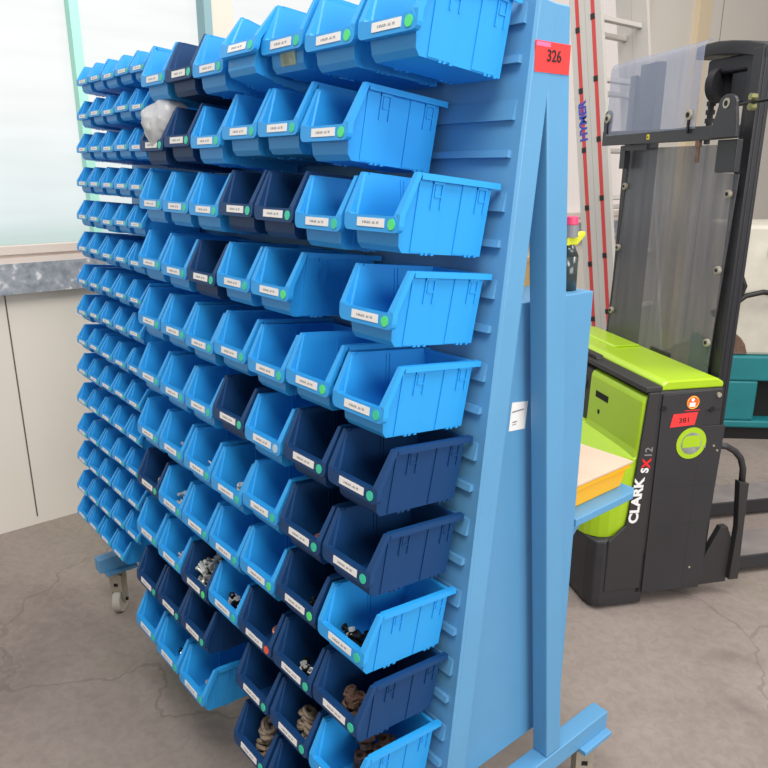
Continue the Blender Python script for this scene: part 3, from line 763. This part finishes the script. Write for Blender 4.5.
    bm = bmn(); ringm(bm, (.0076, .134, .838), (1, 0, 0), .023, .0016, 24, 6); part('sign_ring', bm, mat('sign_yellow', (.95, .75, .25), .5), ws)
    bm = bmn(); box(bm, .0062, .0072, .105, .166, .806, .8095); part('red_line', bm, M_REDL, ws)
    bm = bmn(); cyl(bm, (.006, .148, .678), (.0074, .148, .678), .062, 40)
    em = part('round_emblem', bm, M_LIMEG)
    bm = bmn(); cyl(bm, (.0072, .148, .677), (.0079, .148, .677), .043, 36); part('emblem_disc', bm, mat('emblem_grey', (.55, .56, .55), .5, var=.3, scale=40), em)
    bm = bmn(); prism(bm, [(.112,.662), (.184,.662), (.188,.690), (.176,.708), (.122,.708), (.110,.692)], 'x', .0078, .0085); part('emblem_shape', bm, M_LIMEG, em)
    # name on the corner strip, read from below upwards
    def up(p, text, size, m, sx=1., bold=.0012, nm='lettering'):
        return lettering(nm, text, size, m, ns, frame_m((.0042, *p), (0, .06, 1), (0, -1, 0)), bold=bold, sx=sx)
    up((-.051, .460), 'CLARK', .052, M_WHITE, 1.13, .0022)
    up((-.030, .583), 'S', .042, M_WHITE, 1., .0016)
    up((-.026, .610), 'X', .046, M_REDL, 1.05, .002)
    up((-.022, .654), '12', .042, mat('print_silver', (.50, .50, .50), .5), 1., .0008)
    # mast
    for x0, x1 in ((-.117, -.068), (-.905, -.856)):
        bm = bmn()      # channel-section upright
        box(bm, x0, x1, .285, .299, .04, 2.05); box(bm, x0, x1, .321, .335, .04, 2.05)
        xo = x1 if x1 > -.5 else x0 + .015
        box(bm, xo-.015, xo, .299, .321, .04, 2.05)
        part('mast_upright', bm, M_MAST, bevel=.003)
    for x0, x1 in ((-.160, -.119), (-.854, -.725)):
        bm = bmn(); box(bm, x0, x1, .302, .345, .10, 2.0 if x0 > -.5 else 2.09); part('inner_upright', bm, M_MAST, bevel=.003)
    bm = bmn()
    top = [(-.445,2.100), (-.40,2.104), (-.32,2.103), (-.24,2.094), (-.16,2.081), (-.068,2.058)]
    prism(bm, top + [(x, z-.045) for x, z in top[::-1]], 'y', .287, .42)
    hd = part('mast_header', bm, M_MAST, bevel=.004)
    bm = bmn(); box(bm, -.385, -.119, .302, .41, 1.99, 2.045); box(bm, -.25, -.119, .31, .40, 1.88, 1.99); part('header_block', bm, M_MAST, hd, bevel=.008)
    bm = bmn(); cyl(bm, (-.345, .33, 1.955), (-.345, .37, 1.955), .055, 28)
    cyl(bm, (-.345, .325, 1.955), (-.345, .375, 1.955), .012, 12); cyl(bm, (-.345, .32, 1.955), (-.315, .328, 1.955), .062, 28); cyl(bm, (-.345, .372, 1.955), (-.345, .38, 1.955), .062, 28)
    part('chain_pulley', bm, M_BLACK, smooth=False)
    bm = bmn()
    for i in range(14):      # lift chain
        z = 1.96 - i*.0155
        box(bm, -.412, -.396, .342, .358, z-.0085, z+.0085) if i % 2 else box(bm, -.416, -.392, .338, .362, z-.0085, z+.0085)
    part('lift_chain', bm, M_BLACK)
    bm = bmn(); cyl(bm, (-.205, .375, .10), (-.205, .375, 1.95), .030, 20); part('lift_cylinder', bm, mat('cylinder_black', (.11, .11, .115), .3), smooth=False)
    bm = bmn(); cyl(bm, (-.155, .274, 1.872), (.02, .274, 1.878), .006, 8)
    hs = part('hose_bar', bm, M_MAST)
    for x in (-.072,):
        for z in (1.86, 1.892):
            bm = bmn(); cyl(bm, (x, .262, z), (x, .284, z), .012, 6); part('brass_nut', bm, mat('brass', (.56, .56, .38), .35, metal=.5), hs)
    # lifting carriage bar across the mast, its ears, clear guards
    bm = bmn(); prism(bm, [(-.955,1.76), (-.20,1.756), (-.040,1.758), (-.040,1.80), (-.30,1.808), (-.42,1.806), (-.955,1.822)], 'y', .200, .214)
    cb = part('carriage_bar', bm, M_MAST, bevel=.002)
    bm = bmn()
    pts = [(-.168,1.760), (-.030,1.760), (-.036,1.815)] + [(-.094+.046*math.cos(R(a)), 1.868+.034*math.sin(R(a))) for a in range(-10, 181, 19)] + [(-.150,1.835), (-.165,1.80)]
    prism(bm, pts, 'y', .192, .206)
    ea = part('ear', bm, M_MAST, cb, bevel=.003)
    bm = bmn(); cyl(bm, (-.096, .189, 1.872), (-.096, .192, 1.872), .017, 20); part('eye_bolt', bm, M_CASTER, ea)
    bm = bmn(); cyl(bm, (-.096, .1875, 1.872), (-.096, .1895, 1.872), .009, 16); part('eye_hole', bm, M_HOLE, ea)
    bm = bmn(); prism(bm, [(-.955,1.76), (-.915,1.76), (-.905,1.87)] + [(-.93+.028*math.cos(R(a)), 1.885+.026*math.sin(R(a))) for a in range(0, 181, 20)] + [(-.965,1.86)], 'y', .206, .218)
    part('ear', bm, M_MAST, cb, bevel=.003)
    bm = bmn(); box(bm, -.585, -.566, .1988, .2, 1.773, 1.793); ys = part('sticker', bm, mat('sticker_yellow', (.88, .80, .15), .5), cb)
    bm = bmn(); box(bm, -.580, -.572, .1984, .1988, 1.778, 1.786); part('sticker_mark', bm, M_INK, ys)
    bm = bmn(); cyl(bm, (-.246, .206, 1.757), (-.246, .206, 1.735), .012, 6); cyl(bm, (-.246, .206, 1.735), (-.246, .206, 1.68), .0075, 10); part('adjusting_bolt', bm, M_RUST, cb)
    # carriage side plates behind the guard's upper corners
    bm = bmn(); box(bm, -.165, -.060, .225, .25, 1.645, 1.756); part('carriage_plate', bm, M_MAST, cb, bevel=.003)
    bm = bmn(); box(bm, -.83, -.79, .225, .25, 1.66, 1.756); box(bm, -.80, -.62, .225, .24, 1.735, 1.757); part('carriage_plate', bm, M_MAST, cb)
    # upper clear guard: rolled at the top
    bm = bmn(); prof = [(.197,1.80), (.197,2.06), (.199,2.078), (.205,2.090), (.216,2.098), (.230,2.100)]
    back = [(y+.004*(1 if i < 2 else .7), z-(.0 if i < 2 else .003)) for i, (y, z) in enumerate(prof)]
    xs = [-.925, -.90, -.80, -.265]
    prism(bm, prof + back[::-1], 'x', -.918, -.265)
    ug = part('upper_guard', bm, M_CLEAR2)
    for x, z in ((-.905, 1.874), (-.303, 1.849)):
        bm = bmn(); cyl(bm, (x, .187, z), (x, .197, z), .019, 20); s = part('guard_washer', bm, M_CASTER, ug, bevel=.002)
        bm = bmn(); cyl(bm, (x, .184, z), (x, .1875, z), .009, 14); part('screw_head', bm, M_HOLE, s)
        bm = bmn(); box(bm, x-.005, x+.005, .190, .196, z-.065, z-.018); part('stem', bm, M_DARKST, s)
    bm = bmn(); prism(bm, [(-.883,.905), (-.122,.890), (-.086,1.64), (-.185,1.645), (-.195,1.742), (-.800,1.745), (-.825,1.735)], 'y', .268, .272)
    lg = part('lower_guard', bm, M_CLEAR)
    bm = bmn(); prism(bm, [(-.887,.905), (-.880,.905), (-.822,1.735), (-.829,1.735)], 'y', .266, .274); part('guard_edge', bm, M_TRIM, lg)
    for x, z in ((-.825,1.585), (-.838,1.313), (-.848,1.02), (-.118,1.572), (-.122,1.300), (-.130,1.025)):
        bm = bmn(); cyl(bm, (x, .254, z), (x, .268, z), .015, 18); s = part('guard_washer', bm, M_CASTER, lg, bevel=.002)
        bm = bmn(); cyl(bm, (x, .2515, z), (x, .2545, z), .007, 12); part('screw_head', bm, M_HOLE, s)
    # forks and the bent guard bar
    for x0, x1 in ((-.315, -.115), (-.775, -.585)):
        bm = bmn(); prism(bm, [(.30,.03), (1.35,.012), (1.45,.012), (1.45,.045), (1.35,.085), (.30,.09)], 'x', x0, x1)
        fk = part('load_fork', bm, M_BLACK, bevel=.004)
        bm = bmn(); prism(bm, [(.45,.0896), (1.34,.0856), (1.34,.0872), (.45,.0915)], 'x', x0+.004, x1-.004); part('worn_top', bm, M_FORK, fk)
        bm = bmn(); cyl(bm, (x0+.02, 1.25, .035), (x1-.02, 1.25, .035), .035, 18); part('fork_roller', bm, M_WHEEL, fk)
    bm = bmn(); tube(bm, [(-.01, .27, .655), (-.01, .315, .645), (-.01, .355, .622), (-.01, .385, .590), (-.01, .402, .545), (-.01, .406, .48)], .0125, 12)
    gb = part('guard_bar', bm, M_TRIM, smooth=True)
    bm = bmn(); prism(bm, [(.380,.50), (.424,.49), (.430,.30), (.440,.07), (.398,.07), (.402,.30)], 'x', -.02, .01); prism(bm, [(.27,.05), (.40,.05), (.402,.24), (.375,.30), (.345,.30), (.27,.14)], 'x', -.04, -.012)
    part('guard_foot', bm, M_TRIM, gb, bevel=.003)
    return root
build_stacker()

# ------------------------------------------------------------------ ladder leaning behind the stacker
def build_ladder():
    # lean: measured along its near stile
    lean = math.atan2(.199, 1.249)
    H = 3.4
    base = Vector((-1.025 + .199/1.249*(1.10+.039), 2.85, 0))
    root = empty('ladder', base, (0, -lean, 0))
    tag(root, 'tall aluminium extension ladder with red striped stiles, leaning behind the stacker', 'ladder')
    for q, (xo, yo, zo) in enumerate(((0, 0, 0), (.0985, 0, .042))):
        for side in (0, 1):
            y = yo + side*.45
            bm = bmn()
            box(bm, xo-.0485, xo+.0485, y, y+.006, .02, H); box(bm, xo-.0485, xo-.042, y+.006, y+.028, .02, H); box(bm, xo+.042, xo+.0485, y+.006, y+.028, .02, H)
            st = obj('stile', bm, M_ALU, root)
            bm = bmn(); box(bm, xo-.045, xo+.045, y-.002, y+.03, 0, .03); obj('foot_cap', bm, M_PLUG, st)
            if side == 0:
                bm = bmn(); box(bm, xo-.0115, xo+.0115, y-.0012, y, .05, H); obj('red_stripe', bm, M_LRED, st)
                if q == 0:
                    lettering('lettering', 'HYMER', .066, M_HBLUE, st, frame_m((xo+.004, y-.0018, 1.938), (0, 0, 1), (-1, 0, 0)), bold=.002, sx=1.0)
            for i in range(10):
                z = .205 + zo + i*.316
                if z > H-.03: continue
                bm = bmn(); box(bm, xo-.015, xo+.011, y-.005, y+.001, z-.014, z+.014); obj('plug', bm, M_PLUG, st, bevel=.002)
        for i in range(10):
            z = .205 + zo + i*.316
            if z > H-.03: continue
            bm = bmn(); box(bm, xo-.016, xo+.016, yo+.004, yo+.448, z-.013, z+.013); obj('rung', bm, M_ALU, root, bevel=.003)
    return root
build_ladder()

# ------------------------------------------------------------------ teal machine at the right edge
def build_machine():
    root = empty('machine', (-.47, 3.78, 0), (0, 0, R(46)))
    tag(root, 'teal and cream machine with black hose standing behind the stacker mast', 'machine')
    def part(name, bm, m, parent=root, **k): return obj(name, bm, m, parent, **k)
    bm = bmn()
    box(bm, -.12, 1.0, 0, .7, .08, .13); box(bm, -.12, .085, 0, .7, .13, .39); box(bm, .62, 1.0, 0, .7, .13, .39)
    box(bm, .085, .62, .12, .7, .13, .39); box(bm, -.12, 1.0, 0, .7, .39, .55)
    lb = part('lower_body', bm, M_TEAL, bevel=.012)
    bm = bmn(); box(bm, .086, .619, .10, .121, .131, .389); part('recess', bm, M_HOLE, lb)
    bm = bmn(); box(bm, -.10, .98, .02, .68, 0, .08); part('plinth', bm, M_HOLE, lb)
    bm = bmn(); box(bm, -.10, .98, .03, .66, .55, 1.34); ub = part('upper_body', bm, M_CREAM, bevel=.02)
    bm = bmn(); box(bm, .04, .95, .016, .03, 1.17, 1.32); part('teal_band', bm, mat('band_teal', (.40, .70, .65), .45), ub)
    bm = bmn(); prism(bm, [(-.10,.56), (.0,.56), (-.02,.62), (-.05,.66), (-.10,.70)], 'y', .026, .03); part('rust_patch', bm, M_RUST, ub)
    bm = bmn(); tube(bm, [(-.26,.0,.82), (-.16,-.03,.86), (-.08,-.03,.93), (.02,-.03,.955), (.12,-.02,.94), (.3,.03,.90)], .016, 10); part('hose', bm, M_PLUG, smooth=True)
    bm = bmn(); tube(bm, [(-.24,.02,.80), (-.12,-.03,.88), (-.09,-.03,.99), (-.12,-.02,1.06), (-.2,.03,1.10)], .013, 10); part('hose', bm, M_PLUG, smooth=True)
build_machine()

# ------------------------------------------------------------------ light
w = bpy.data.worlds.new('hall'); SC.world = w; w.use_nodes = True
bg = w.node_tree.nodes['Background']; bg.inputs['Color'].default_value = (1., .975, .95, 1); bg.inputs['Strength'].default_value = .41
def area(name, loc, size, power, rot=(0, 0, 0), color=(1, .97, .93), sy=None):
    l = bpy.data.lights.new(name, 'AREA'); l.energy = power; l.color = color; l.size = size
    if sy: l.shape = 'RECTANGLE'; l.size_y = sy
    o = bpy.data.objects.new(name, l); COL.objects.link(o); o.location = loc; o.rotation_euler = rot
    return o
area('ceiling_lamp', (2.0, -1.2, 4.6), 3.0, 165, (0, 0, 0), sy=1.2)
area('ceiling_lamp', (2.0, 3.0, 4.8), 3.0, 150, (0, 0, 0), sy=1.2)
area('ceiling_lamp', (-.6, .9, 4.8), 2.6, 85, (0, 0, 0), sy=1.2)
area('hall_window', (4.8, .2, 2.5), 3.2, 165, (R(88), 0, R(90)), (1, .98, .96), 2.4)

SC.view_settings.view_transform = 'Standard'; SC.view_settings.look = 'None'
SC.view_settings.exposure = 0; SC.view_settings.gamma = 1; SC.view_settings.use_curve_mapping = False
